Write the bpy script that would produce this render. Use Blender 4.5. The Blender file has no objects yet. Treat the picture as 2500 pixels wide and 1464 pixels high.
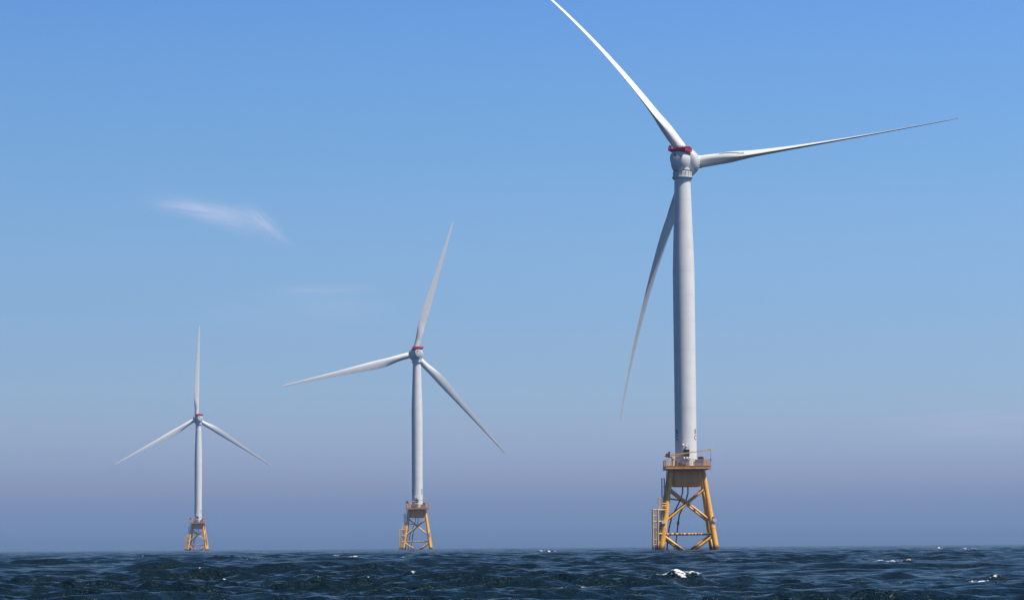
import bpy, math, random
import numpy as np
from mathutils import Vector, Matrix
R = math.radians
SC = bpy.context.scene
COL = SC.collection

# ------------------------------------------------------------ camera
CAM_H = 1.5
cam_data = bpy.data.cameras.new('camera')
cam = bpy.data.objects.new('camera', cam_data)
COL.objects.link(cam)
cam_data.sensor_width = 36.0
cam_data.lens = 36.0 * 6500.0 / 2500.0
cam_data.clip_start = 0.5
cam_data.clip_end = 60000.0
PITCH, ROLL = R(5.271), R(0.40)
cam.location = (0, 0, CAM_H)
cam.rotation_mode = 'QUATERNION'
cam.rotation_quaternion = (Matrix.Rotation(R(90) + PITCH, 3, 'X') @ Matrix.Rotation(-ROLL, 3, 'Z')).to_quaternion()
SC.camera = cam

# ------------------------------------------------------------ exposure
SC.view_settings.view_transform = 'Standard'
SC.view_settings.look = 'None'
SC.view_settings.exposure = 0.2
SC.view_settings.gamma = 1.0
SC.cycles.max_bounces = 6
SC.cycles.volume_bounces = 0
SC.cycles.sample_clamp_indirect = 4.0

# ------------------------------------------------------------ sun and sky
SUN_AZ, SUN_EL = 119.0, 60.5          # azimuth clockwise from +Y (straight ahead), elevation
sd = Vector((math.sin(R(SUN_AZ)) * math.cos(R(SUN_EL)), math.cos(R(SUN_AZ)) * math.cos(R(SUN_EL)), math.sin(R(SUN_EL))))
sun_data = bpy.data.lights.new('sun', 'SUN')
sun_data.energy = 5.0
sun_data.angle = R(0.53)
sun_data.color = (1.0, 0.94, 0.84)
sun = bpy.data.objects.new('sun', sun_data)
COL.objects.link(sun)
sun.location = (300, -100, 400)
sun.rotation_mode = 'QUATERNION'
sun.rotation_quaternion = sd.to_track_quat('Z', 'Y')

SKY_STOPS = [  # elevation (direction z), multiplier on the Nishita sky
    (0.000, (1, 1, 1)), (0.25, (1, 1, 1))]
#SKYSTOPS#
SKY_STOPS = [(0.002, (0.183, 0.315, 0.643)), (0.0075, (0.254, 0.406, 0.805)), (0.014, (0.305, 0.405, 0.766)), (0.0229, (0.467, 0.522, 0.866)), (0.0324, (0.531, 0.611, 0.989)), (0.0432, (0.599, 0.68, 1.014)), (0.0585, (0.6, 0.741, 1.046)), (0.0738, (0.612, 0.751, 1.034)), (0.089, (0.607, 0.78, 1.074)), (0.1118, (0.637, 0.83, 1.103)), (0.1343, (0.614, 0.861, 1.146)), (0.1567, (0.601, 0.882, 1.187)), (0.1788, (0.592, 0.888, 1.244)), (0.1999, (0.565, 0.88, 1.313))]

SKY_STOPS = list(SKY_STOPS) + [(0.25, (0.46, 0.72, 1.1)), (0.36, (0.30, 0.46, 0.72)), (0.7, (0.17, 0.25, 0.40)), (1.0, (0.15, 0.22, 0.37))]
world = bpy.data.worlds.new('World')
SC.world = world
world.use_nodes = True
WN, WL = world.node_tree.nodes, world.node_tree.links
WN.clear()

def wmath(op, a, b=None, c=None):
    n = WN.new('ShaderNodeMath'); n.operation = op
    for i, v in enumerate((a, b, c)):
        if v is None: continue
        if isinstance(v, (int, float)): n.inputs[i].default_value = v
        else: WL.new(v, n.inputs[i])
    return n.outputs[0]

sky = WN.new('ShaderNodeTexSky')
sky.sky_type = 'NISHITA'
sky.sun_disc = False
sky.sun_elevation = R(SUN_EL)
sky.sun_rotation = R(SUN_AZ)
sky.altitude = 0.0
sky.air_density = 1.0
sky.dust_density = 0.4
sky.ozone_density = 2.0
tc = WN.new('ShaderNodeTexCoord')
sep = WN.new('ShaderNodeSeparateXYZ')
WL.new(tc.outputs['Generated'], sep.inputs[0])
az = wmath('ARCTAN2', sep.outputs[0], sep.outputs[1])
el = sep.outputs[2]
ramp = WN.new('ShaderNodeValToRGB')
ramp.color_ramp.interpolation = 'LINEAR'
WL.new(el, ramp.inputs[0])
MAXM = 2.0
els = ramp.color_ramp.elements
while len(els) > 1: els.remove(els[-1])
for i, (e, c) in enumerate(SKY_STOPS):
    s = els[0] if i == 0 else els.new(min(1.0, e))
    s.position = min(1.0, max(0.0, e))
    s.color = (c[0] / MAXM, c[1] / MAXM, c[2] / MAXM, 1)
mul = WN.new('ShaderNodeMix'); mul.data_type = 'RGBA'; mul.blend_type = 'MULTIPLY'
mul.inputs[0].default_value = 1.0
side = WN.new('ShaderNodeMix'); side.data_type = 'RGBA'; side.blend_type = 'MULTIPLY'; side.inputs[0].default_value = 1.0
WL.new(sky.outputs[0], side.inputs[6])
WL.new(wmath('MULTIPLY_ADD', sep.outputs[0], 0.33, 0.955), side.inputs[7])
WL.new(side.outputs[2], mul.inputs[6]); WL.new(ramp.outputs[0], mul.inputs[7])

# thin wisps of cirrus, each an elongated soft streak on the sky in (azimuth, elevation)
def wisp(a0, e0, ang, L, W, amt, nscale, seed, skew=0.0):
    da = wmath('SUBTRACT', az, a0); de = wmath('SUBTRACT', el, e0)
    ca, sa = math.cos(ang), math.sin(ang)
    u = wmath('ADD', wmath('MULTIPLY', da, ca / L), wmath('MULTIPLY', de, sa / L))
    v = wmath('ADD', wmath('MULTIPLY', da, -sa / W), wmath('MULTIPLY', de, ca / W))
    v = wmath('ADD', v, wmath('MULTIPLY', wmath('MULTIPLY', u, u), skew))
    d2 = wmath('ADD', wmath('POWER', wmath('ABSOLUTE', u), 2.6), wmath('MULTIPLY', v, v))
    m = wmath('EXPONENT', wmath('MULTIPLY', d2, -1.0))
    cmb = WN.new('ShaderNodeCombineXYZ')
    WL.new(wmath('ADD', wmath('MULTIPLY', u, 1.0), seed), cmb.inputs[0])
    WL.new(wmath('MULTIPLY', v, 2.2), cmb.inputs[1])
    nz = WN.new('ShaderNodeTexNoise'); nz.inputs['Scale'].default_value = nscale
    nz.inputs['Detail'].default_value = 5.0; nz.inputs['Roughness'].default_value = 0.55
    WL.new(cmb.outputs[0], nz.inputs['Vector'])
    k = wmath('MULTIPLY', wmath('SUBTRACT', nz.outputs[0], 0.22), 2.0)
    k = wmath('MINIMUM', wmath('MAXIMUM', k, 0.0), 1.0)
    return wmath('MULTIPLY', wmath('MULTIPLY', m, k), amt)

def pxa(x, y):       # where the streaks stand, as azimuth and elevation
    return ((x - 1250) / 6500.0, math.sin(math.atan((1331 - y) / 6500.0)))
wisps = []
for (x, y, deg, L, W, amt, ns, seed, skew) in [
        (500, 510, -9, 115, 21, 0.34, 1.2, 3.1, 0.0), (455, 500, -4, 75, 9, 0.16, 1.4, 9.7, 0.0), (560, 512, -8, 60, 14, 0.16, 1.2, 5.7, 0.0),
        (530, 530, -20, 95, 17, 0.24, 1.3, 2.2, 0.0), (638, 536, -40, 44, 17, 0.34, 1.1, 6.2, 0.0), (672, 566, -36, 42, 8, 0.26, 1.2, 16.2, 0.0), (600, 535, -16, 60, 16, 0.16, 1.3, 26.2, 0.0),
        (780, 705, 2, 120, 13, 0.20, 1.7, 12.4, 0.0), (830, 745, 0, 130, 20, 0.10, 1.7, 14.4, 0.0),
        (2460, 1045, 2, 260, 38, 0.20, 1.4, 21.0, 0.0), (700, 760, 0, 220, 40, 0.06, 1.5, 31.0, 0.0)]:
    a0, e0 = pxa(x, y)
    wisps.append(wisp(a0, e0, R(deg), L / 6500.0, W / 6500.0, amt, ns, seed, skew))
tot = wisps[0]
for w_ in wisps[1:]: tot = wmath('ADD', tot, w_)
cl = WN.new('ShaderNodeMix'); cl.data_type = 'RGBA'
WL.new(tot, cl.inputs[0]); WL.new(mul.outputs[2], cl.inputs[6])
CLOUD = (6.4, 6.3, 7.8)
cl.inputs[7].default_value = (CLOUD[0], CLOUD[1], CLOUD[2], 1)
bg = WN.new('ShaderNodeBackground')
bg.inputs[1].default_value = 0.10 * MAXM
# the ramp was divided by MAXM, so the wisp colour is too
cl.inputs[7].default_value = tuple(v / MAXM for v in CLOUD) + (1,)
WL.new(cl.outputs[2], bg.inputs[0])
wo = WN.new('ShaderNodeOutputWorld'); WL.new(bg.outputs[0], wo.inputs[0])

# ------------------------------------------------------------ helpers
def tag(o, label=None, cat=None, group=None, kind=None):
    if label: o['label'] = label
    if cat: o['category'] = cat
    if group: o['group'] = group
    if kind: o['kind'] = kind
    return o

class MB:
    def __init__(s): s.v = []; s.f = []; s.sm = []
    def add(s, vs, fs, smooth=False):
        b = len(s.v); s.v += [tuple(p) for p in vs]
        for f in fs: s.f.append(tuple(b + i for i in f)); s.sm.append(smooth)
    def box(s, c, size, rot=None):
        hx, hy, hz = size[0] / 2, size[1] / 2, size[2] / 2
        vs = [Vector((x, y, z)) for x in (-hx, hx) for y in (-hy, hy) for z in (-hz, hz)]
        if rot is not None: vs = [rot @ v for v in vs]
        vs = [v + Vector(c) for v in vs]
        s.add(vs, [(0, 1, 3, 2), (4, 6, 7, 5), (0, 4, 5, 1), (2, 3, 7, 6), (0, 2, 6, 4), (1, 5, 7, 3)])
    def rings(s, rings, cap=True, smooth=True, closed=True):
        n = len(rings[0]); vs = [p for r in rings for p in r]; fs = []
        for i in range(len(rings) - 1):
            for j in range(n if closed else n - 1):
                k = (j + 1) % n
                fs.append((i * n + j, i * n + k, (i + 1) * n + k, (i + 1) * n + j))
        b = len(s.v); s.v += [tuple(p) for p in vs]
        for f in fs: s.f.append(tuple(b + i for i in f)); s.sm.append(smooth)
        if cap:
            s.f.append(tuple(b + i for i in range(n))[::-1]); s.sm.append(False)
            m = (len(rings) - 1) * n
            s.f.append(tuple(b + m + i for i in range(n))); s.sm.append(False)
    def tube(s, p0, p1, r0, r1=None, n=12, cap=True):
        r1 = r0 if r1 is None else r1
        p0, p1 = Vector(p0), Vector(p1); d = (p1 - p0).normalized()
        a = d.orthogonal().normalized(); b = d.cross(a)
        rg = [[p + (a * math.cos(2 * math.pi * j / n) + b * math.sin(2 * math.pi * j / n)) * r for j in range(n)] for p, r in ((p0, r0), (p1, r1))]
        s.rings(rg, cap)
    def path(s, pts, r, n=8):
        pts = [Vector(p) for p in pts]; rg = []; a = None
        for i, p in enumerate(pts):
            d = (pts[min(i + 1, len(pts) - 1)] - pts[max(i - 1, 0)]).normalized()
            a = d.orthogonal().normalized() if a is None else (a - d * a.dot(d)).normalized()
            b = d.cross(a)
            rg.append([p + (a * math.cos(2 * math.pi * j / n) + b * math.sin(2 * math.pi * j / n)) * r for j in range(n)])
        s.rings(rg)
    def lathe(s, prof, n=64, axis='Z', cap=True, smooth=True):
        rg = []
        for (h, r) in prof:
            row = []
            for j in range(n):
                t = 2 * math.pi * j / n
                c, q = r * math.cos(t), r * math.sin(t)
                row.append((c, q, h) if axis == 'Z' else (q, h, c))
            rg.append(row)
        s.rings(rg, cap, smooth)
    def mesh(s, name):
        me = bpy.data.meshes.new(name)
        me.from_pydata(s.v, [], s.f)
        me.polygons.foreach_set('use_smooth', s.sm)
        me.update()
        import bmesh
        bm = bmesh.new(); bm.from_mesh(me)
        bmesh.ops.recalc_face_normals(bm, faces=bm.faces)
        bm.to_mesh(me); bm.free()
        me.set_sharp_from_angle(angle=R(42))
        return me
    def build(s, name, mat, parent=None, mtx=None):
        me = s.mesh(name); me.materials.append(mat)
        o = bpy.data.objects.new(name, me); COL.objects.link(o)
        if parent is not None: o.parent = parent
        if mtx is not None: o.matrix_local = mtx
        return o

# ------------------------------------------------------------ materials
def new_mat(name, rough=0.5, spec=0.5, metal=0.0):
    m = bpy.data.materials.new(name); m.use_nodes = True
    b = m.node_tree.nodes['Principled BSDF']
    b.inputs['Roughness'].default_value = rough
    b.inputs['Specular IOR Level'].default_value = spec
    b.inputs['Metallic'].default_value = metal
    return m, m.node_tree.nodes, m.node_tree.links, b

def paint(name, col, dirt, amount, scale, rough=0.45, streak=(1, 1, 0.12), thr=(0.45, 0.75), splash=None, spec=0.5):
    """painted steel: base colour, vertical dirt or rust streaks of their own shape, slight random tone changes"""
    m, N, L, b = new_mat(name, rough, spec)
    t = N.new('ShaderNodeTexCoord'); mp = N.new('ShaderNodeMapping'); mp.inputs['Scale'].default_value = streak
    L.new(t.outputs['Object'], mp.inputs[0])
    nz = N.new('ShaderNodeTexNoise'); nz.inputs['Scale'].default_value = scale; nz.inputs['Detail'].default_value = 6
    L.new(mp.outputs[0], nz.inputs['Vector'])
    mr = N.new('ShaderNodeMapRange'); mr.inputs[1].default_value = thr[0]; mr.inputs[2].default_value = thr[1]
    mr.inputs[3].default_value = 0; mr.inputs[4].default_value = amount
    L.new(nz.outputs[0], mr.inputs[0])
    mx = N.new('ShaderNodeMix'); mx.data_type = 'RGBA'
    mx.inputs[6].default_value = (*col, 1); mx.inputs[7].default_value = (*dirt, 1)
    L.new(mr.outputs[0], mx.inputs[0])
    out = mx.outputs[2]
    nz2 = N.new('ShaderNodeTexNoise'); nz2.inputs['Scale'].default_value = 0.35; nz2.inputs['Detail'].default_value = 3
    L.new(t.outputs['Object'], nz2.inputs['Vector'])
    mr2 = N.new('ShaderNodeMapRange'); mr2.inputs[3].default_value = 0.9; mr2.inputs[4].default_value = 1.06
    L.new(nz2.outputs[0], mr2.inputs[0])
    mm = N.new('ShaderNodeMix'); mm.data_type = 'RGBA'; mm.blend_type = 'MULTIPLY'; mm.inputs[0].default_value = 1
    L.new(out, mm.inputs[6]); L.new(mr2.outputs[0], mm.inputs[7]); out = mm.outputs[2]
    if splash:       # weed and rust on the steel at the waterline
        sp = N.new('ShaderNodeSeparateXYZ'); L.new(t.outputs['Object'], sp.inputs[0])
        ad = N.new('ShaderNodeMath'); ad.operation = 'MULTIPLY_ADD'; L.new(nz.outputs[0], ad.inputs[0]); ad.inputs[1].default_value = -1.6
        L.new(sp.outputs[2], ad.inputs[2])
        ms = N.new('ShaderNodeMapRange'); ms.inputs[1].default_value = 0.0; ms.inputs[2].default_value = 0.9
        ms.inputs[3].default_value = 1; ms.inputs[4].default_value = 0
        L.new(ad.outputs[0], ms.inputs[0])
        mw = N.new('ShaderNodeMix'); mw.data_type = 'RGBA'; mw.inputs[7].default_value = (*splash, 1)
        L.new(ms.outputs[0], mw.inputs[0]); L.new(out, mw.inputs[6]); out = mw.outputs[2]
    L.new(out, b.inputs['Base Color'])
    return m

M = {}
M['tower'] = paint('tower_paint', (0.80, 0.79, 0.765), (0.55, 0.54, 0.50), 0.3, 0.9, 0.5, thr=(0.5, 0.8))
M['blade'] = paint('blade_paint', (0.78, 0.78, 0.76), (0.60, 0.59, 0.56), 0.2, 0.5, 0.62, streak=(1, 1, 0.3), thr=(0.5, 0.8))
M['nacelle'] = paint('nacelle_paint', (0.68, 0.69, 0.68), (0.40, 0.40, 0.40), 0.35, 1.2, 0.42, thr=(0.5, 0.8))
M['seam'] = paint('seam_paint', (0.66, 0.655, 0.64), (0.4, 0.4, 0.4), 0.3, 2.0, 0.5)
M['yellow'] = paint('yellow_paint', (0.95, 0.47, 0.06), (0.45, 0.16, 0.05), 0.5, 1.1, 0.40, thr=(0.52, 0.78), splash=(0.10, 0.045, 0.02))
M['yellow_dirty'] = paint('rusty_yellow_paint', (0.97, 0.50, 0.18), (0.58, 0.23, 0.09), 0.6, 1.0, 0.55, thr=(0.42, 0.7))
M['ochre'] = paint('ochre_paint', (1.0, 0.47, 0.13), (0.66, 0.24, 0.08), 0.6, 0.7, 0.55, thr=(0.42, 0.7))
M['orange'] = paint('orange_paint', (0.80, 0.36, 0.10), (0.40, 0.14, 0.05), 0.6, 1.3, 0.5, thr=(0.45, 0.7))
M['cream'] = paint('cream_paint', (0.85, 0.55, 0.20), (0.45, 0.2, 0.08), 0.5, 1.6, 0.45, splash=(0.10, 0.045, 0.02))
M['rust'] = paint('rust_and_shade_brown', (0.20, 0.075, 0.03), (0.06, 0.03, 0.02), 0.7, 2.2, 0.7, streak=(1, 1, 1), thr=(0.4, 0.6))  # rust brown; on the horizontal braces it paints the shade between sunlit bands
M['red'] = paint('red_paint', (0.52, 0.014, 0.06), (0.25, 0.01, 0.03), 0.4, 2.0, 0.45)
M['dark'] = paint('dark_steel', (0.035, 0.038, 0.045), (0.01, 0.01, 0.012), 0.5, 2.0, 0.5)
M['grey'] = paint('grey_steel', (0.26, 0.26, 0.27), (0.1, 0.1, 0.1), 0.5, 2.0, 0.5)
M['white'] = paint('white_enamel', (0.80, 0.80, 0.80), (0.55, 0.5, 0.42), 0.3, 3.0, 0.35)
M['cable'] = paint('cable_tube_paint', (0.15, 0.085, 0.06), (0.06, 0.03, 0.02), 0.6, 2.0, 0.6)
M['letter'] = paint('letter_paint', (0.02, 0.02, 0.022), (0.05, 0.05, 0.05), 0.3, 3.0, 0.5)

# ------------------------------------------------------------ the turbine's parts
HUB_Z = 106.2
OVER = 6.5
TOWER_PROF = [(22.62, 2.92), (24.0, 2.92), (45, 2.93), (62, 2.95), (75.5, 2.96), (80, 2.83), (88, 2.56), (95, 2.34), (101.0, 2.16)]

def tower_r(z):
    for (a, ra), (b, rb) in zip(TOWER_PROF, TOWER_PROF[1:]):
        if a <= z <= b: return ra + (rb - ra) * (z - a) / (b - a)
    return 2.9

def build_tower(root):
    m = MB(); m.lathe(TOWER_PROF, 96)
    t = m.build('tower', M['tower'], root)
    for z in (30.6, 38.4, 46.3, 54.1, 62.0, 69.0, 75.6, 82.0, 88.6, 95.0):
        r = tower_r(z) + 0.003
        m = MB(); m.lathe([(z - 0.03, r), (z - 0.02, r + 0.012), (z + 0.02, r + 0.012), (z + 0.03, r)], 96, cap=False)
        m.build('weld_seam', M['seam'], t)
    m = MB(); m.lathe([(22.6, 3.1), (22.6, 3.2), (22.95, 3.2), (22.95, 3.1)], 64)
    m.build('base_flange', M['white'], t)
    # door with its dark canopy box, steps, lamps (facing the camera side)
    return t

def letter_mesh(ch, size, rad_z, phi):
    cu = bpy.data.curves.new('letter', 'FONT'); cu.body = ch; cu.size = size; cu.align_x = 'CENTER'; cu.offset = 0.02
    ob = bpy.data.objects.new('letter', cu); COL.objects.link(ob)
    dg = bpy.context.evaluated_depsgraph_get(); dg.update()
    me = bpy.data.meshes.new_from_object(ob.evaluated_get(dg))
    bpy.data.objects.remove(ob); bpy.data.curves.remove(cu)
    import bmesh
    bm = bmesh.new(); bm.from_mesh(me)
    bmesh.ops.triangulate(bm, faces=bm.faces)
    bmesh.ops.subdivide_edges(bm, edges=bm.edges, cuts=2, use_grid_fill=True)
    r = tower_r(rad_z) + 0.012
    for v in bm.verts:
        a = phi + v.co.x / r
        v.co = Vector((math.sin(a) * r, -math.cos(a) * r, rad_z + v.co.y))
    bm.to_mesh(me); bm.free()
    return me

LETTERS = {}
def build_letters(tower):
    for phi in (R(59), R(-60), R(180)):
        for ch, z in (('B', 31.35), ('C', 29.75)):
            key = (ch, phi)
            if key not in LETTERS:
                me = letter_mesh(ch, 1.8, z, phi); me.materials.append(M['letter']); LETTERS[key] = me
            o = bpy.data.objects.new('tower_letter', LETTERS[key]); COL.objects.link(o); o.parent = tower
            o['label'] = 'black letter %s on the tower' % ch

def half(z): return 7.35 - 0.1425 * z        # half width of the jacket at height z

def build_foundation(root):
    zt = 21.65
    for sx, sy in ((-1, -1), (1, -1), (-1, 1), (1, 1)):
        m = MB()
        m.tube((sx * half(-3), sy * half(-3), -3), (sx * half(10.2), sy * half(10.2), 10.2), 0.80, 0.72, 24)
        m.tube((sx * half(10.2), sy * half(10.2), 10.2), (sx * half(zt), sy * half(zt), zt), 0.70, 0.56, 24)
        m.tube((sx * half(10.1), sy * half(10.1), 10.1), (sx * half(10.3), sy * half(10.3), 10.3), 0.76, 0.76, 24)
        m.tube((sx * half(5.8), sy * half(5.8), 5.8), (sx * half(6.0), sy * half(6.0), 6.0), 0.80, 0.80, 24)
        m.build('jacket_leg', M['yellow'], root)
    # faces: upper X, mid horizontal, lower X running below the water
    def face(k):
        def P(s, z):
            h = half(z) - 0.05
            return [(s * h, -h, z), (h, s * h, z), (-s * h, h, z), (-h, -s * h, z)][k]
        for s in (-1, 1):
            m = MB(); m.tube(P(s, 16.6), P(-s, 7.7), 0.30, 0.30, 14)
            m.tube(P(s, 16.6), [a + (b - a) * 0.1 for a, b in zip(P(s, 16.6), P(-s, 7.7))], 0.38, 0.34, 14)
            m.build('brace', M['yellow'] if k in (0, 1) else M['yellow_dirty'], root)
            m = MB(); m.tube(P(s, 4.0), P(-s, -7.2), 0.36, 0.36, 14)
            m.build('brace', M['yellow'], root)
        m = MB(); m.tube(P(-1, 4.35), P(1, 4.35), 0.27, 0.27, 14)
        hb = m.build('horizontal_brace', M['rust'], root)
        rng = random.Random(5 + k)
        a, b = Vector(P(-1, 4.35)), Vector(P(1, 4.35)); t = 0.07
        while t < 0.8:
            w = rng.uniform(0.018, 0.05)
            m = MB(); m.tube(a + (b - a) * t, a + (b - a) * (t + w), 0.315, 0.315, 14)
            m.build('dapple_band', M['cream'], hb)  # bands added as sunlit dapples; the dark brace between stands for shade
            t += w + rng.uniform(0.02, 0.055)
    for k in range(4): face(k)
    # transition piece below the deck
    m = MB()
    def ring(z, h, c):
        pts = []
        for (sx, sy) in ((1, 1), (-1, 1), (-1, -1), (1, -1)):
            e = [(sx * h, sy * (h - c)), (sx * (h - c), sy * h)]
            if sx * sy < 0: e = e[::-1]
            pts += [(x, y, z) for x, y in e]
        return pts
    m.rings([ring(17.1, 3.35, 0.9), ring(17.3, 3.95, 0.9), ring(19.2, 4.1, 0.9), ring(21.62, 3.95, 0.8)], smooth=False)
    for x in (-2.6, -1.3, 0, 1.3, 2.6):
        m.box((x, -4.12, 19.4), (0.12, 0.22, 3.9)); m.box((x, 4.12, 19.4), (0.12, 0.22, 3.9))
    m.build('transition_piece', M['ochre'], root)
    # deck: plate, edge beams, railing
    YF, YB = -8.3, 5.9; YC, YL = (YF + YB) / 2, YB - YF
    m = MB()
    m.box((0, YC, 22.5), (11.7, YL - 0.2, 0.14))
    deck = m.build('deck', M['grey'], root)
    m = MB()
    for y in (YF, YB):
        m.box((0, y, 22.12), (11.95, 0.16, 0.72)); m.box((0, y, 22.5), (12.2, 0.28, 0.08)); m.box((0, y, 21.78), (12.2, 0.28, 0.08))
    for s in (-1, 1):
        m.box((s * 5.9, YC, 22.12), (0.155, YL - 0.18, 0.71))
        m.box((s * 5.95, YC, 22.5), (0.27, YL - 0.3, 0.07)); m.box((s * 5.95, YC, 21.78), (0.27, YL - 0.3, 0.07))
        m.box((s * 2.6, YC, 21.95), (0.3, YL - 0.3, 0.5))
    m.build('edge_beam', M['orange'], deck)
    rail = MB()
    for y in (YF, YB):
        for i in range(9): rail.box((-5.9 + 11.8 * i / 8, y, 23.4), (0.08, 0.08, 1.72))
        for z in (23.1, 23.65, 24.27): rail.box((0, y, z), (11.9, 0.055, 0.07))
    for s in (-1, 1):
        for i in range(1, 7): rail.box((s * 5.9, YF + YL * i / 7, 23.4), (0.07, 0.07, 1.72))
        for z in (23.1, 23.65, 24.27): rail.box((s * 5.9, YC, z), (0.05, YL - 0.1, 0.065))
    # taller mesh panel round the right hand corner
    for x, z1 in ((3.2, 24.9), (4.1, 25.5), (5.0, 25.4), (5.75, 24.6)):
        rail.box((x, 2.2, (22.6 + z1) / 2), (0.1, 0.1, z1 - 22.6))
    rail.box((4.3, 2.2, 25.35), (1.9, 0.08, 0.12)); rail.box((4.4, 2.2, 23.9), (2.8, 0.06, 1.1))
    rail.build('railing', M['orange'], root)
    # crane: post, boom, stay, winch, hook line
    c = MB(); cp = Vector((-3.95, -7.1, 22.57))
    c.tube(cp, cp + Vector((0, 0, 1.9)), 0.36, 0.34, 16)
    c.tube(cp + Vector((0, 0, 1.9)), cp + Vector((0, 0, 2.25)), 0.55, 0.5, 16)
    crane = c.build('crane', M['cream'], root)
    c = MB(); a = cp + Vector((-0.1, 0, 2.95)); e = Vector((6.1, -7.6, 26.78))
    c.tube(a + Vector((-0.8, 0, -0.1)), a + (e - a) * 0.45, 0.24, 0.22, 4); c.tube(a + (e - a) * 0.45, a + (e - a) * 0.9, 0.17, 0.14, 4)
    c.box(e - Vector((0.35, 0, 0)), (0.9, 0.3, 0.55))
    c.tube(cp + Vector((0.1, 0, 2.2)), a + (e - a) * 0.42, 0.15, 0.12, 8)
    c.build('boom', M['yellow'], crane)
    c = MB()
    c.box(cp + Vector((-1.35, 0, 2.9)), (1.1, 1.0, 0.9)); c.box(cp + Vector((-1.0, 0, 3.55)), (0.5, 0.5, 0.6))
    c.tube(cp + Vector((-2.2, 0, 2.75)), cp + Vector((-1.6, 0, 2.3)), 0.12, 0.12, 6)
    c.tube(cp + Vector((-1.4, 0, 2.35)), cp + Vector((-0.2, 0, 2.3)), 0.14, 0.14, 8)
    c.build('winch', M['rust'], crane)
    c = MB(); c.tube(e + Vector((0.05, 0, -0.2)), e + Vector((0.05, 0, -5.9)), 0.035, 0.035, 6)
    c.tube(e + Vector((0.05, 0, -2.4)), e + Vector((0.05, 0, -3.0)), 0.14, 0.1, 8)
    c.build('hook_line', M['dark'], crane)
    # equipment on the deck
    e = MB(); e.box((3.3, -4.3, 23.35), (2.3, 1.5, 1.5)); e.box((3.3, -4.3, 24.18), (2.5, 1.7, 0.14)); e.box((3.6, -5.1, 24.0), (1.5, 0.1, 0.28))
    e.build('equipment_cabinet', M['grey'], root)
    e = MB(); e.box((3.75, -3.2, 23.8), (1.5, 0.9, 2.4)); e.box((3.7, -3.1, 25.05), (1.1, 0.7, 0.14))
    e.build('equipment_cabinet', M['dark'], root)
    e = MB(); e.box((1.95, -4.6, 23.0), (0.7, 0.7, 0.8)); e.tube((1.95, -4.6, 23.4), (1.95, -4.6, 23.75), 0.3, 0.2, 12)
    e.build('storage_box', M['yellow_dirty'], root)
    e = MB(); e.box((-2.0, -4.7, 23.05), (0.8, 0.7, 0.9)); e.box((-2.95, -4.4, 23.3), (0.6, 0.6, 1.4)); e.box((-0.9, -4.9, 22.85), (0.9, 0.5, 0.5))
    e.build('storage_box', M['dark'], root)
    e = MB(); e.box((-5.1, -4.9, 23.25), (0.55, 0.5, 1.3)); e.tube((-5.1, -4.9, 23.9), (-5.1, -4.9, 24.9), 0.12, 0.12, 8)
    e.build('fuel_post', M['cream'], root)
    # door: dark canopy, leaf, steps, lamps on the tower wall
    d = MB(); d.box((-0.05, -3.15, 26.05), (1.55, 0.75, 1.75)); d.box((-0.05, -3.2, 27.0), (1.75, 0.95, 0.12))
    d.build('door', M['dark'], root)
    d = MB()
    d.box((-0.35, -3.6, 24.25), (2.3, 1.1, 0.14))
    for i in range(5): d.box((0.95 - 0.28 * i * 0.0, -3.35 - 0.32 * i, 24.1 - 0.34 * i), (0.9, 0.32, 0.06))
    for x in (-1.45, -0.7, 0.05, 0.75):
        d.box((x, -4.1, 24.75), (0.06, 0.06, 1.0))
    d.box((-0.35, -4.1, 25.25), (2.3, 0.06, 0.06)); d.box((-0.35, -4.1, 23.5), (1.9, 0.12, 1.4))
    d.build('door_steps', M['grey'], root)
    for x, z in ((-0.05, 27.95), (-0.95, 28.3), (-0.75, 24.75), (0.0, 24.75), (0.65, 24.85)):
        y = -math.sqrt(max(0.1, 2.92 ** 2 - x * x)) - (0.25 if z > 26 else 1.35)
        d = MB(); d.lathe([(-0.28, 0.05), (-0.2, 0.2), (0.0, 0.28), (0.2, 0.2), (0.28, 0.05)], 12)
        for i in range(len(d.v) - 60, len(d.v)):
            p = d.v[i]; d.v[i] = (p[0] + x, p[1] + y, p[2] + z)
        d.tube((x, y, z), (x, y + 0.4, z), 0.05, 0.05, 6)
        d.build('wall_lamp', M['white'], root)
    d = MB(); d.path([(0.5, -3.0, 27.2), (0.62, -3.3, 27.8), (0.35, -3.45, 28.45), (-0.15, -3.45, 28.65), (-0.6, -3.4, 28.3)], 0.07)
    d.build('hoist_bracket', M['seam'], root)
    # cable tubes curving from the transition piece down to the seabed
    c = MB()
    c.path([(-1.0, 0.2, 17.3), (-1.05, 0.2, 15.6), (-1.5, 0.6, 13.9), (-2.6, 1.6, 11.6), (-3.9, 3.4, 8.9), (-4.5, 4.8, 6.2), (-4.9, 5.4, 3), (-5.4, 5.8, -3)], 0.19, 10)
    c.build('cable_tube', M['cable'], root)
    c = MB()
    c.path([(0.45, 0.2, 17.3), (0.4, 0.0, 15.4), (-0.1, -0.4, 13.7), (-1.0, -1.0, 11.8), (-2.1, -1.8, 9.6), (-2.45, -2.1, 7.6), (-2.65, -2.3, 6.0), (-2.95, -2.6, 3.6), (-3.4, -3.0, 0.9), (-3.8, -3.4, -3)], 0.19, 10)
    c.tube((-2.43, -2.05, 7.8), (-2.55, -2.2, 6.9), 0.3, 0.34, 12)
    c.build('cable_tube', M['cable'], root)
    c = MB(); c.tube((-1.0, 0.3, 13.4), (-6.0, 5.4, 14.3), 0.22, 0.22, 8); c.build('brace', M['yellow_dirty'], root)
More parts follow.
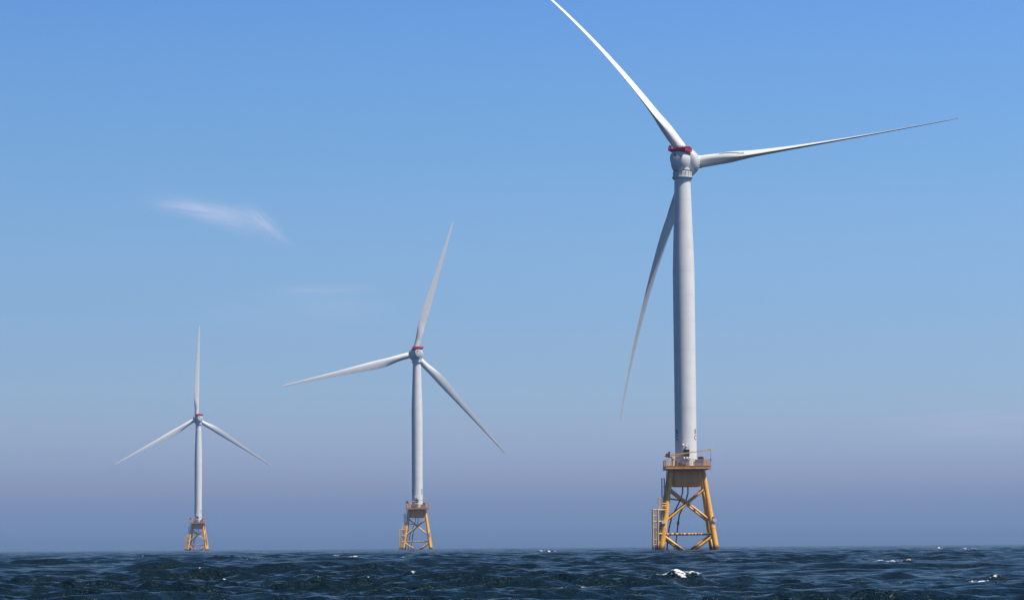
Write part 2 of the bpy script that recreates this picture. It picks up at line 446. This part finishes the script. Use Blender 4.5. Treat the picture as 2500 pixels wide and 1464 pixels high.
    # marker boxes on the legs
    for sx, z in ((-1, 7.55), (1, 8.1)):
        b = MB(); h = half(z); b.box((sx * (h + (0.35 if sx < 0 else 0.75)), -h - 0.85, z), (1.0, 0.5, 0.78))
        b.build('marker_light', M['white'], root)
    b = MB(); b.box((half(8.7) + 0.6, -half(8.7) - 0.7, 8.75), (0.5, 0.4, 0.45)); b.build('marker_cap', M['red'], root)
    # boat landing on the left hand front leg
    b = MB(); yb = -6.6
    for dx, zt_ in ((-9.5, 11.0), (-8.2, 11.0)):
        for dy in (-0.9, 0.9):
            b.tube((dx, yb + dy, -2.5), (dx, yb + dy, zt_), 0.21, 0.21, 12)
    for z in (10.85, 7.75, 4.5):
        for dy in (-0.9, 0.9):
            b.tube((-9.45 if z > 5 else -8.2, yb + dy, z), (-half(z) + 0.1, yb + dy * 0.5, z), 0.19, 0.2, 10)
    b.tube((-9.45, yb - 0.9, 10.85), (-9.45, yb + 0.9, 10.85), 0.14, 0.14, 8)
    for dy in (-0.9, 0.9):
        b.tube((-8.85, yb + dy, -1.5), (-8.85, yb + dy, 10.85), 0.09, 0.09, 8)
    for z in (1.6, 3.0, 6.1, 9.3):
        for dy in (-0.9, 0.9): b.tube((-9.5, yb + dy, z), (-8.2, yb + dy, z), 0.11, 0.11, 8)
    b.tube((-8.2, yb - 0.9, 2.4), (-half(1.4), yb - 0.5, 1.4), 0.16, 0.16, 8)
    b.build('boat_landing', M['cream'], root)
    b = MB()
    for y in (yb - 0.35, yb + 0.35): b.tube((-9.0, y, -1.5), (-9.0, y, 6.2), 0.07, 0.07, 6)
    for i in range(24): b.tube((-9.0, yb - 0.35, -1.2 + 0.3 * i), (-9.0, yb + 0.35, -1.2 + 0.3 * i), 0.05, 0.05, 6)
    for i in range(12):
        z = -1 + 0.62 * i; b.tube((-9.3, yb - 0.8, z), (-8.4, yb - 0.8, z + 0.3 * (-1) ** i), 0.05, 0.05, 6)
    b.build('ladder', M['rust'], root)
    b = MB()
    for x in (-7.6, -7.0): b.tube((x, yb - 0.3, 2.0), (x, yb - 0.3, 10.8), 0.12, 0.12, 6)
    for i in range(28): b.tube((-7.55, yb - 0.3, 2.3 + 0.3 * i), (-7.0, yb - 0.3, 2.3 + 0.3 * i), 0.045, 0.045, 6)
    b.build('ladder', M['grey'], root)
    b = MB()      # cage rails above the landing
    for x in (-7.95, -7.15):
        for y in (yb - 0.5, yb + 0.5): b.tube((x, y, 11.0), (x, y, 14.1), 0.12, 0.12, 6)
    for z in (11.4, 12.6, 14.05):
        b.tube((-7.95, yb - 0.5, z), (-7.15, yb - 0.5, z), 0.06, 0.06, 6); b.tube((-7.95, yb + 0.5, z), (-7.15, yb + 0.5, z), 0.06, 0.06, 6)
        b.tube((-7.95, yb - 0.5, z), (-7.95, yb + 0.5, z), 0.06, 0.06, 6)
    b.build('landing_rail', M['cream'], root)
    b = MB()      # upper caged ladder to the deck
    for x in (-6.95, -6.2):
        for y in (yb + 0.9, yb + 1.5): b.tube((x, y, 11.0), (x, y, 19.3), 0.11, 0.11, 6)
    for i in range(27): b.tube((-6.95, yb + 1.2, 11.3 + 0.3 * i), (-6.2, yb + 1.2, 11.3 + 0.3 * i), 0.04, 0.04, 6)
    for z in (12.4, 14.15, 17.1, 19.3):
        b.box((-6.55, yb + 1.2, z), (1.0, 0.9, 0.07))
    for z in (17.1,):
        b.box((-5.9, yb + 1.3, z), (1.3, 0.9, 0.1)); b.box((-5.9, yb + 0.9, z + 1.0), (1.3, 0.06, 0.07)); b.box((-5.5, yb + 0.9, z + 0.5), (0.07, 0.06, 1.0))
    for x in (-5.65, -5.1): b.tube((x, yb + 1.9, 17.1), (x, yb + 1.6, 22.0), 0.07, 0.07, 6)
    for i in range(15): b.tube((-5.65, yb + 1.8, 17.4 + 0.3 * i), (-5.1, yb + 1.8, 17.4 + 0.3 * i), 0.04, 0.04, 6)
    b.build('ladder', M['grey'], root)
    b = MB()
    for z in (12.0, 12.6, 11.2): b.tube((-6.9, yb + 0.2, z), (-5.75, yb + 0.4, z), 0.13, 0.13, 8)
    b.box((-6.4, yb + 0.4, 11.55), (1.4, 1.6, 0.12))
    b.build('landing_platform', M['cream'], root)

def build_nacelle(root, yaw, tilt):
    """local axes: x right, y along the rotor axis (upwind, away from the viewer), z up"""
    RY = Matrix.Rotation(-yaw, 4, 'Z')
    base = Matrix.Translation((0, 0, HUB_Z)) @ RY
    tl = Matrix.Translation((0, 0, -OVER * math.sin(tilt) * 0.9)) @ base @ Matrix.Rotation(tilt, 4, 'X')
    # yaw collar
    m = MB(); m.lathe([(-5.35, 2.15), (-5.3, 2.62), (-5.05, 2.68), (-4.95, 2.62)], 64)
    m.build('tower_flange', M['nacelle'], root, base)
    m = MB(); m.lathe([(-4.95, 2.42), (-4.9, 2.45), (-3.3, 2.45), (-3.1, 2.1), (-2.4, 2.1)], 48)
    for i in range(16):
        t = 2 * math.pi * i / 16
        m.box((2.52 * math.cos(t), 2.52 * math.sin(t), -4.1), (0.16, 0.16, 1.6), Matrix.Rotation(t, 3, 'Z'))
    m.lathe([(-4.95, 2.72), (-4.95, 2.86), (-4.75, 2.86), (-4.75, 2.72)], 48)
    m.build('yaw_collar', M['nacelle'], root, base)
    m = MB(); m.lathe([(-3.35, 2.30), (-3.3, 2.34), (-2.95, 2.34), (-2.9, 2.25)], 48)
    m.build('yaw_gap', M['dark'], root, base)
    # housing: rings of an inverted-teardrop section along the axis
    def sect(y, w, top, bot, wb, n=40):
        pts = []
        for j in range(n):
            t = 2 * math.pi * j / n
            c, s = math.cos(t), math.sin(t)
            z = (top if s > 0 else -bot) * abs(s) ** 0.85
            ww = w if s > 0 else wb + (w - wb) * (1 - abs(s) ** 1.3)
            x = ww * math.copysign(abs(c) ** (0.75 if s > 0 else 0.62), c)
            pts.append((x, y, z))
        return pts
    m = MB()
    m.rings([sect(-4.3, 1.5, 1.5, 1.7, 0.9), sect(-4.2, 1.8, 1.8, 2.3, 1.05), sect(-3.9, 2.05, 1.98, 2.8, 1.2), sect(-3.2, 2.15, 2.05, 3.15, 1.35), sect(-2.2, 2.2, 2.1, 3.3, 1.45),
             sect(-1.0, 2.25, 2.15, 3.4, 1.6), sect(0.7, 2.25, 2.3, 3.4, 1.7)])
    nac = m.build('nacelle', M['nacelle'], root, base)
    m = MB(); m.lathe([(-4.36, 0.05), (-4.36, 0.42), (-4.3, 0.45)], 20, axis='Y')
    m.build('rear_hatch', M['grey'], nac, Matrix.Translation((-0.4, 0, 0.9)))
    # generator
    m = MB(); m.lathe([(0.60, 2.0), (0.62, 3.05), (1.25, 3.78), (1.45, 3.9), (3.1, 3.95), (3.5, 3.85), (3.9, 3.3), (4.3, 2.7)], 72, axis='Y')
    gen = m.build('generator', M['nacelle'], root, tl)
    m = MB()
    for i in range(36):
        t = 2 * math.pi * i / 36
        m.box((3.94 * math.sin(t), 2.3, 3.94 * math.cos(t)), (0.12, 1.3, 0.12), Matrix.Rotation(t, 3, 'Y'))
    m.build('cooling_fin', M['nacelle'], gen)
    # hub
    m = MB(); m.lathe([(4.3, 2.6), (4.6, 2.75), (6.5, 2.75), (7.6, 2.45), (8.5, 1.8), (9.1, 0.9), (9.25, 0.2)], 56, axis='Y')
    m.build('hub', M['nacelle'], root, tl)
    # helideck
    m = MB()
    m.box((0.2, -1.95, 2.2), (4.9, 4.9, 0.2)); m.box((0.2, -1.95, 1.98), (4.0, 4.2, 0.26))
    hd = m.build('helideck', M['red'], root, base)
    m = MB()
    for s in (-1, 1):
        for i in range(8):
            y = -4.4 + 4.9 * i / 7; m.box((0.2 + s * 2.45, y, 2.75), (0.1, 0.1, 1.05))
        for z in (2.75, 3.0, 3.25): m.box((0.2 + s * 2.45, -1.95, z), (0.05, 4.9, 0.08))
        m.box((0.2 + s * 2.44, -1.95, 2.42), (0.04, 4.9, 0.35))
    for i in range(8):
        x = -2.25 + 4.9 * i / 7; m.box((x, -4.42, 2.75), (0.1, 0.1, 1.05)); m.box((x, 0.52, 2.75), (0.1, 0.1, 1.05))
    for z in (2.75, 3.0, 3.25): m.box((0.2, -4.42, z), (4.9, 0.05, 0.08)); m.box((0.2, 0.52, z), (4.9, 0.05, 0.08))
    m.box((0.2, -4.43, 2.42), (4.9, 0.04, 0.35)); m.box((0.2, 0.53, 2.6), (4.9, 0.04, 0.7))
    m.box((-1.8, -4.2, 3.3), (0.4, 0.4, 0.6)); m.box((-1.4, -4.3, 3.4), (0.1, 0.1, 1.0)); m.box((-2.15, -3.6, 3.4), (0.1, 0.1, 1.0))
    m.build('helideck_railing', M['red'], hd)
    m = MB()      # hatch housing in front of the deck, sloping down to the generator
    m.add([(-2.2, 0.5, 2.1), (2.2, 0.5, 2.1), (2.2, 0.5, 3.7), (-2.2, 0.5, 3.7), (-2.0, 2.9, 2.1), (2.0, 2.9, 2.1), (1.7, 1.2, 3.85), (-1.7, 1.2, 3.85), (2.0, 2.9, 2.9), (-2.0, 2.9, 2.9)],
          [(0, 1, 2, 3), (3, 2, 6, 7), (7, 6, 8, 9), (4, 9, 8, 5), (1, 5, 8, 6, 2), (0, 3, 7, 9, 4), (0, 4, 5, 1)])
    m.build('hatch_housing', M['red'], hd)

# chord, thickness ratio, twist by radius
BL = [(2.2, 3.30, 1.0, 0), (4.0, 3.30, 1.0, 0), (7.0, 3.32, 0.98, 3), (10, 3.55, 0.82, 5.5), (14, 4.15, 0.60, 7), (18, 4.65, 0.45, 7), (21, 4.72, 0.38, 6.5), (25, 4.5, 0.33, 5.8),
      (30, 4.0, 0.29, 4.8), (36, 3.4, 0.26, 3.8), (43, 2.85, 0.22, 3.0), (50, 2.35, 0.20, 2.0), (57, 1.9, 0.18, 1.2), (64, 1.45, 0.17, 0.4), (69, 1.2, 0.18, 0), (72.5, 0.95, 0.18, 0), (74.6, 0.62, 0.18, 0), (75.3, 0.25, 0.2, 0)]
BLR = [b[0] for b in BL]
def airfoil(n):
    """closed loop of (x from 0 at leading edge to 1 at trailing edge, thickness -0.5..0.5 with camber)"""
    pts = []
    for j in range(n):
        t = 2 * math.pi * j / n
        x = 0.5 * (1 - math.cos(t))
        yt = 5 * (0.2969 * math.sqrt(x) - 0.126 * x - 0.3516 * x * x + 0.2843 * x ** 3 - 0.1036 * x ** 4)
        yt *= 1.0
        pts.append((x, yt if t < math.pi else -yt * 0.85))
    return pts
AF = airfoil(36)
BLADES = {}
def blade_mesh(pitch, pre):
    """span along +Z, trailing edge towards -X when the pitch is zero, suction side towards +Y"""
    key = (round(pitch, 2), round(pre, 2))
    if key in BLADES: return BLADES[key]
    rs = np.concatenate([np.linspace(2.2, 24, 30), np.linspace(25, 72, 44), [73, 74, 74.8, 75.3]])
    m = MB(); rg = []
    for r in rs:
        c = float(np.interp(r, BLR, [b[1] for b in BL])); th = float(np.interp(r, BLR, [b[2] for b in BL])); tw = float(np.interp(r, BLR, [b[3] for b in BL]))
        k = min(1.0, max(0.0, (r - 5.0) / 13.0)); k = k * k * (3 - 2 * k)      # circle -> airfoil
        ax = 0.5 + (0.30 - 0.5) * k
        row = []
        a = R(pitch + tw)
        w = (max(r - 10, 0) / 65.0) ** 2
        for j, (x, y) in enumerate(AF):
            t = 2 * math.pi * j / len(AF)
            cx, cy = 0.5 - 0.5 * math.cos(t), 0.5 * math.sin(t)
            X = (x * k + cx * (1 - k)); Y = (y * k * 1.0 * min(th, 0.9) + cy * (1 - k) * (th if th > 0.9 else 0.95))
            px = (ax - X) * c; py = Y * c
            qx = px * math.cos(a) - py * math.sin(a); qy = px * math.sin(a) + py * math.cos(a)
            P = R(pitch)
            row.append((qx - pre * w * math.sin(P), qy + pre * w * math.cos(P), r))
        rg.append(row)
    m.rings(rg)
    me = m.mesh('blade'); me.materials.append(M['blade'])
    BLADES[key] = me
    return me

def build_rotor(root, yaw, tilt, azi, pitch, pre, bends, strip=False):
    a = Vector((math.sin(yaw) * math.cos(tilt), math.cos(yaw) * math.cos(tilt), math.sin(tilt)))
    rt = Vector((math.cos(yaw), -math.sin(yaw), 0)); up = rt.cross(a)
    ctr = Vector((0, 0, HUB_Z)) + Vector((math.sin(yaw), math.cos(yaw), 0)) * OVER
    for b in range(3):
        t = azi + b * 2 * math.pi / 3 + (R(bends[b][0]) if bends else 0)
        rad = up * math.cos(t) + rt * math.sin(t)
        cw = rt * math.cos(t) - up * math.sin(t)
        Mx = Matrix.Identity(4)
        for i in range(3): Mx[i][0] = cw[i]; Mx[i][1] = a[i]; Mx[i][2] = rad[i]; Mx[i][3] = ctr[i]
        me = blade_mesh(pitch, pre)
        if bends:            # each blade's own bend under its weight and the wind
            me = me.copy(); n = len(me.vertices); co = np.empty(n * 3, 'f'); me.vertices.foreach_get('co', co); co = co.reshape(-1, 3)
            w = (np.maximum(co[:, 2] - 10, 0) / 65.0) ** 2
            co += w[:, None] * np.array([-bends[b][1], bends[b][2], 0])[None, :]
            me.vertices.foreach_set('co', co.ravel().astype('f')); me.update()
        o = bpy.data.objects.new('blade', me); COL.objects.link(o); o.parent = root; o.matrix_local = Mx
        # root collar
        m = MB(); m.lathe([(2.3, 1.72), (2.35, 1.8), (2.95, 1.8), (3.05, 1.68)], 40)
        m.build('root_collar', M['nacelle'], o)
        if strip and b == 0:
            # a row of small fins standing on the upper surface near the root
            rows = {}
            for v in me.vertices: rows.setdefault(round(v.co.z, 1), []).append(v.co.copy())
            zs = sorted(z for z in rows if 8.5 <= z <= 17.5)
            pk = [max(rows[z], key=lambda c: -0.86 * c.x - 0.50 * c.y) for z in zs]
            m = MB()
            for i in range(46):
                r = 8.8 + i * 0.17
                j = max([k for k, z in enumerate(zs) if z <= r] or [-1])
                if j < 0: continue
                if j + 1 >= len(zs): break
                p = pk[j].lerp(pk[j + 1], (r - zs[j]) / (zs[j + 1] - zs[j]))
                m.box((p.x - 0.05, p.y - 0.04, p.z), (0.16, 0.22, 0.12))
            m.build('fin_row', M['grey'], o)
    return ctr

TURB = [
    dict(loc=(46.82, 721.9), yaw=25.3, az=84.8, pitch=88.0, tilt=7.0, pre=0.0, bends=[(1.33, 1.8, 4.7), (-0.2, 5.1, 2.6), (1.87, 8.8, -1.1)],
         label='tallest white wind turbine at right, with large red helideck and yellow jacket base'),
    dict(loc=(-51.95, 1443.5), yaw=-13.85, az=16.1, pitch=6.0, tilt=6.0, pre=1.42, bends=None,
         label='white wind turbine between the other two, one blade leaning right of its top'),
    dict(loc=(-254.2, 2152.6), yaw=-21.2, az=0.6, pitch=6.0, tilt=6.0, pre=1.42, bends=None,
         label='smallest and farthest white wind turbine at left, one blade pointing straight up'),
]
RE2 = 2 * 6.371e6
for i, T in enumerate(TURB):
    X, Y = T['loc']
    root = bpy.data.objects.new('wind_turbine', None); COL.objects.link(root)
    root.location = (X, Y, -(X * X + Y * Y) / RE2)
    tag(root, T['label'], 'wind turbine', 'offshore wind turbines standing in a row')
    tw = build_tower(root)
    build_letters(tw)
    build_foundation(root)
    build_nacelle(root, R(T['yaw']), R(T['tilt']))
    build_rotor(root, R(T['yaw']), R(T['tilt']), R(T['az']), T['pitch'], T['pre'], T['bends'], strip=(i == 0))

# ------------------------------------------------------------ the sea
def build_sea():
    rng = np.random.default_rng(11)
    r1 = list(np.linspace(1.5, 30, 40)[:-1])
    r = 30.0
    while r < 9500:
        r1.append(r); r *= 1.0024 if r < 500 else (1.0032 if r < 1400 else 1.012)
    rs = np.array(r1, 'f')
    dense = np.linspace(R(-13.5), R(13.5), 860)
    rest = np.linspace(R(13.5), R(346.5), 260)[1:-1]
    th = np.concatenate([dense, rest]).astype('f')
    nr, nt = len(rs), len(th)
    RR, TT = np.meshgrid(rs, th, indexing='ij')
    X = (RR * np.sin(TT)).astype('f'); Y = (RR * np.cos(TT)).astype('f')
    Z = np.zeros_like(X); DX = np.zeros_like(X); DY = np.zeros_like(X); J = np.zeros_like(X)
    NW = 170
    Ls = np.exp(np.linspace(math.log(0.45), math.log(24.0), NW)) * rng.uniform(0.96, 1.04, NW)
    dr = np.gradient(rs)
    # gust patches: the small chop is stronger in some places than in others
    env = np.ones_like(X)
    for q in range(9):
        lw = rng.uniform(9, 70); d0 = rng.uniform(0, math.pi); p0 = rng.uniform(0, 6.28)
        env += 0.17 * np.sin((X * math.cos(d0) + Y * math.sin(d0) * 0.35) * 2 * math.pi / lw + p0).astype('f')
    env = np.clip(env, 0.5, 1.45)
    for L in Ls:
        k = 2 * math.pi / L
        spread = 0.32 if L > 6 else (0.48 if L > 2 else 0.75)
        d = rng.normal(0.18, spread)                 # travelling towards the camera, a little from the right
        kx, ky = k * math.sin(d), -k * math.cos(d)
        s = 0.044 if L < 2.2 else (0.044 * (2.2 / L) ** 0.55 if L < 9 else 0.0203 * (9 / L) ** 1.2)
        s *= SEA_STEEP * rng.uniform(0.5, 1.4)
        a = s / k
        ph = rng.uniform(0, 2 * math.pi)
        fade = np.clip((L / dr - 2.0) / 1.6, 0, 1); idx = np.nonzero(fade > 0.001)[0]
        if len(idx) == 0: continue
        n = idx[-1] + 1
        p = kx * X[:n] + ky * Y[:n] + ph
        c, sn = np.cos(p), np.sin(p); f = fade[:n, None].astype('f')
        if L < 4.5: f = f * env[:n]
        Z[:n] += a * f * c
        q = 0.85
        DX[:n] -= q * a * f * (kx / k) * sn; DY[:n] -= q * a * f * (ky / k) * sn
        J[:n] += s * f * c
    foam = np.clip((J / SEA_STEEP - J_T) / 0.25, 0, 1) * 0.8
    # the waves that break: x, y, length across, height, tilt of the crest, foam
    for (bx, by, L, W, H, sl, fm, u0, uw) in BREAKERS:
        m = (np.abs(X - bx) < L * 3) & (np.abs(Y - by) < W * 8 + L * abs(sl) * 3)
        u = (X[m] - bx) / L; v = (Y[m] - by - sl * (X[m] - bx) + W * 0.5 * np.sin(X[m] * 1.9 + bx * 7) + W * 0.3 * np.sin(X[m] * 4.7 + by))
        rid = np.exp(-u * u * 1.2) * np.where(v < 0, np.exp(-(v / (W * 0.55)) ** 2), np.exp(-(v / (W * 1.6)) ** 2))
        Z[m] += H * rid * (1 + 0.22 * np.sin(X[m] * 3.1 + by) + 0.15 * np.sin(X[m] * 7.3 + bx))
        if fm > 0:
            fo = np.exp(-np.abs((u - u0) / uw) ** 3) * np.exp(-((v + W * 0.12) / (W * 0.30)) ** 2) * fm
            foam[m] = np.maximum(foam[m], fo)
    Zc = Z - (RR * RR) / RE2
    co = np.stack([X + DX, Y + DY, Zc], -1).reshape(-1, 3).astype('f')
    nv = nr * nt
    i0 = (np.arange(nr - 1)[:, None] * nt + np.arange(nt)[None, :]).astype(np.int64)
    j1 = (np.arange(nr - 1)[:, None] * nt + ((np.arange(nt) + 1) % nt)[None, :]).astype(np.int64)
    F = np.stack([i0, i0 + nt, j1 + nt, j1], -1).reshape(-1, 4).astype('i')
    nf = len(F)
    me = bpy.data.meshes.new('sea')
    cen = nv
    me.vertices.add(nv); me.vertices.foreach_set('co', co.ravel())
    me.loops.add(nf * 4); me.loops.foreach_set('vertex_index', F.ravel())
    me.polygons.add(nf); me.polygons.foreach_set('loop_start', np.arange(0, nf * 4, 4, dtype='i'))
    me.polygons.foreach_set('use_smooth', np.ones(nf, bool))
    me.update(calc_edges=True)
    at = me.attributes.new('foam', 'FLOAT', 'POINT'); at.data.foreach_set('value', foam.reshape(-1).astype('f'))
    return me

SEA_STEEP = 0.92
J_T = 1.12
BREAKERS = []
BREAKERS = [  # x, y, half length, width, height, slant, foam, where along the crest it foams
    (9.2, 97, 2.6, 0.85, 0.34, 0.0, 0.0, 0, 1), (5.75, 93, 1.3, 0.7, 0.36, 0.7, 0.92, -0.05, 0.9), (8.3, 96, 1.0, 0.7, 0.12, 0.1, 0.7, 0.0, 0.8), (13.5, 100, 3.0, 0.9, 0.16, 0.0, 0.45, 0.2, 0.6),
    (3.8, 58, 0.8, 0.45, 0.12, 0.05, 0.85, 0.0, 0.8), (26.8, 187, 2.2, 1.1, 0.2, 0.0, 0.9, -0.1, 0.9), (112, 700, 4.0, 3.0, 0.55, 0.0, 1.2, 0, 0.8),
    (86, 505, 2.2, 2.2, 0.4, 0.0, 1.2, 0, 0.8), (-55.9, 402, 2.2, 1.8, 0.36, 0.0, 1.3, 0, 0.8), (-25.0, 372, 1.3, 1.6, 0.25, 0, 1.1, 0, 0.8),
    (-22.0, 372, 1.2, 1.6, 0.25, 0, 1.2, 0, 0.8), (7.9, 600, 3.2, 2.6, 0.4, 0, 1.2, 0, 0.8), (-12.6, 158, 0.9, 0.9, 0.14, 0, 1.0, 0, 0.8),
    (17.2, 147, 1.4, 1.0, 0.16, 0.1, 0.85, 0, 0.7), (16.5, 94, 1.2, 0.7, 0.16, 0, 0.7, 0, 0.7), (11.4, 66, 1.0, 0.5, 0.16, 0, 0.7, 0.1, 0.7),
    (10.0, 69, 0.8, 0.5, 0.1, 0, 0.65, 0, 0.7), (-31, 300, 7.5, 2.2, 0.32, 0, 0.6, 0.3, 0.3), (-9, 96, 2.4, 0.9, 0.2, 0.1, 0.5, 0, 0.5),
    (-13.8, 88, 1.8, 0.8, 0.2, 0, 0.5, 0.1, 0.5), (-1.5, 110, 2.4, 1.0, 0.2, -0.1, 0.45, 0, 0.5), (1.6, 78, 1.5, 0.7, 0.16, 0.1, 0.5, 0, 0.5),
    (-28, 250, 1.5, 1.4, 0.18, 0, 0.45, 0, 0.5), (40, 260, 1.5, 1.4, 0.2, 0, 0.5, 0, 0.7), (60, 330, 1.6, 1.6, 0.2, 0, 0.8, 0, 0.7)]
_r = random.Random(4)
for _t in ((46.82, 721.9), (-51.95, 1443.5), (-254.2, 2152.6)):      # water churned round the legs
    for _sx, _sy in ((-1, -1), (1, -1), (-1, 1), (1, 1)):
        BREAKERS.append((_t[0] + _sx * 7.3, _t[1] + _sy * 7.3 - 0.5, 1.3, max(1.3, 0.002 * _t[1]), 0.12, 0.0, 0.9, 0, 0.9))
for _i in range(36):
    _y = 10 ** _r.uniform(2.4, 3.5); _x = _y * _r.uniform(-0.21, 0.21)
    BREAKERS.append((_x, _y, _r.uniform(0.25, 0.7) * (1 + _y / 900), max(0.7, 0.0040 * _y), 0.15, 0.0, _r.uniform(0.4, 0.85), 0, 0.7))

def sea_material():
    m, N, L, b = new_mat('sea_water', 0.12, 0.10)
    b.inputs['IOR'].default_value = 1.333
    t = N.new('ShaderNodeTexCoord')
    def nz(scale, det, sx=1.0, sy=1.0, rough=0.6):
        mp = N.new('ShaderNodeMapping'); mp.inputs['Scale'].default_value = (sx, sy, 1)
        L.new(t.outputs['Object'], mp.inputs[0])
        n = N.new('ShaderNodeTexNoise'); n.inputs['Scale'].default_value = scale; n.inputs['Detail'].default_value = det
        n.inputs['Roughness'].default_value = rough
        L.new(mp.outputs[0], n.inputs['Vector']); return n.outputs[0]
    def mth(op, a, c):
        n = N.new('ShaderNodeMath'); n.operation = op
        for i, v in enumerate((a, c)):
            if isinstance(v, (int, float)): n.inputs[i].default_value = v
            else: L.new(v, n.inputs[i])
        return n.outputs[0]
    # small ripples the mesh is too coarse for: fine near by, longer farther out
    h1 = nz(2.6, 4, 0.8, 1.0); h2 = nz(0.30, 6, 0.7, 1.0, 0.68)
    b1 = N.new('ShaderNodeBump'); b1.inputs['Strength'].default_value = 1.0; b1.inputs['Distance'].default_value = 0.22
    L.new(h1, b1.inputs['Height'])
    b2 = N.new('ShaderNodeBump'); b2.inputs['Strength'].default_value = 1.0; b2.inputs['Distance'].default_value = 1.1
    L.new(h2, b2.inputs['Height']); L.new(b1.outputs[0], b2.inputs['Normal'])
    L.new(b2.outputs[0], b.inputs['Normal'])
    at = N.new('ShaderNodeAttribute'); at.attribute_name = 'foam'
    n1 = nz(3.2, 8, 0.9, 0.8, 0.8)
    f = mth('ADD', mth('MULTIPLY', at.outputs['Fac'], 0.98), mth('MULTIPLY', mth('SUBTRACT', n1, 0.5), 3.8))
    mr = N.new('ShaderNodeMapRange'); mr.inputs[1].default_value = 0.62; mr.inputs[2].default_value = 0.80
    L.new(f, mr.inputs[0])
    gate = N.new('ShaderNodeMapRange'); gate.inputs[1].default_value = 0.08; gate.inputs[2].default_value = 0.35
    L.new(at.outputs['Fac'], gate.inputs[0])
    fo = mth('MULTIPLY', mr.outputs[0], gate.outputs[0])
    mx = N.new('ShaderNodeMix'); mx.data_type = 'RGBA'
    big = nz(0.02, 3)
    mc = N.new('ShaderNodeMix'); mc.data_type = 'RGBA'
    mc.inputs[6].default_value = (0.0035, 0.012, 0.019, 1); mc.inputs[7].default_value = (0.005, 0.017, 0.025, 1)
    L.new(big, mc.inputs[0])
    L.new(mc.outputs[2], mx.inputs[6]); mx.inputs[7].default_value = (0.75, 0.78, 0.80, 1)
    L.new(fo, mx.inputs[0]); L.new(mx.outputs[2], b.inputs['Base Color'])
    rr = mth('ADD', mth('MULTIPLY', fo, 0.6), 0.12)
    L.new(rr, b.inputs['Roughness'])
    return m

me = build_sea()
me.materials.append(sea_material())
sea = bpy.data.objects.new('sea', me); COL.objects.link(sea); tag(sea, kind='structure')
sea['label'] = 'dark blue choppy sea with a few whitecaps'

# ------------------------------------------------------------ the air
hz = MB(); hz.box((0, 0, 88.0), (19400, 19400, 196.0))
HM = bpy.data.materials.new('haze_air'); HM.use_nodes = True
hn, hl = HM.node_tree.nodes, HM.node_tree.links; hn.clear()
pv = hn.new('ShaderNodeVolumePrincipled'); pv.inputs['Color'].default_value = (0.38, 0.56, 0.95, 1)
pv.inputs['Density'].default_value = 8.5e-5; pv.inputs['Anisotropy'].default_value = 0.0
ho = hn.new('ShaderNodeOutputMaterial'); hl.new(pv.outputs[0], ho.inputs['Volume'])
haze = hz.build('haze', HM); tag(haze, kind='stuff')
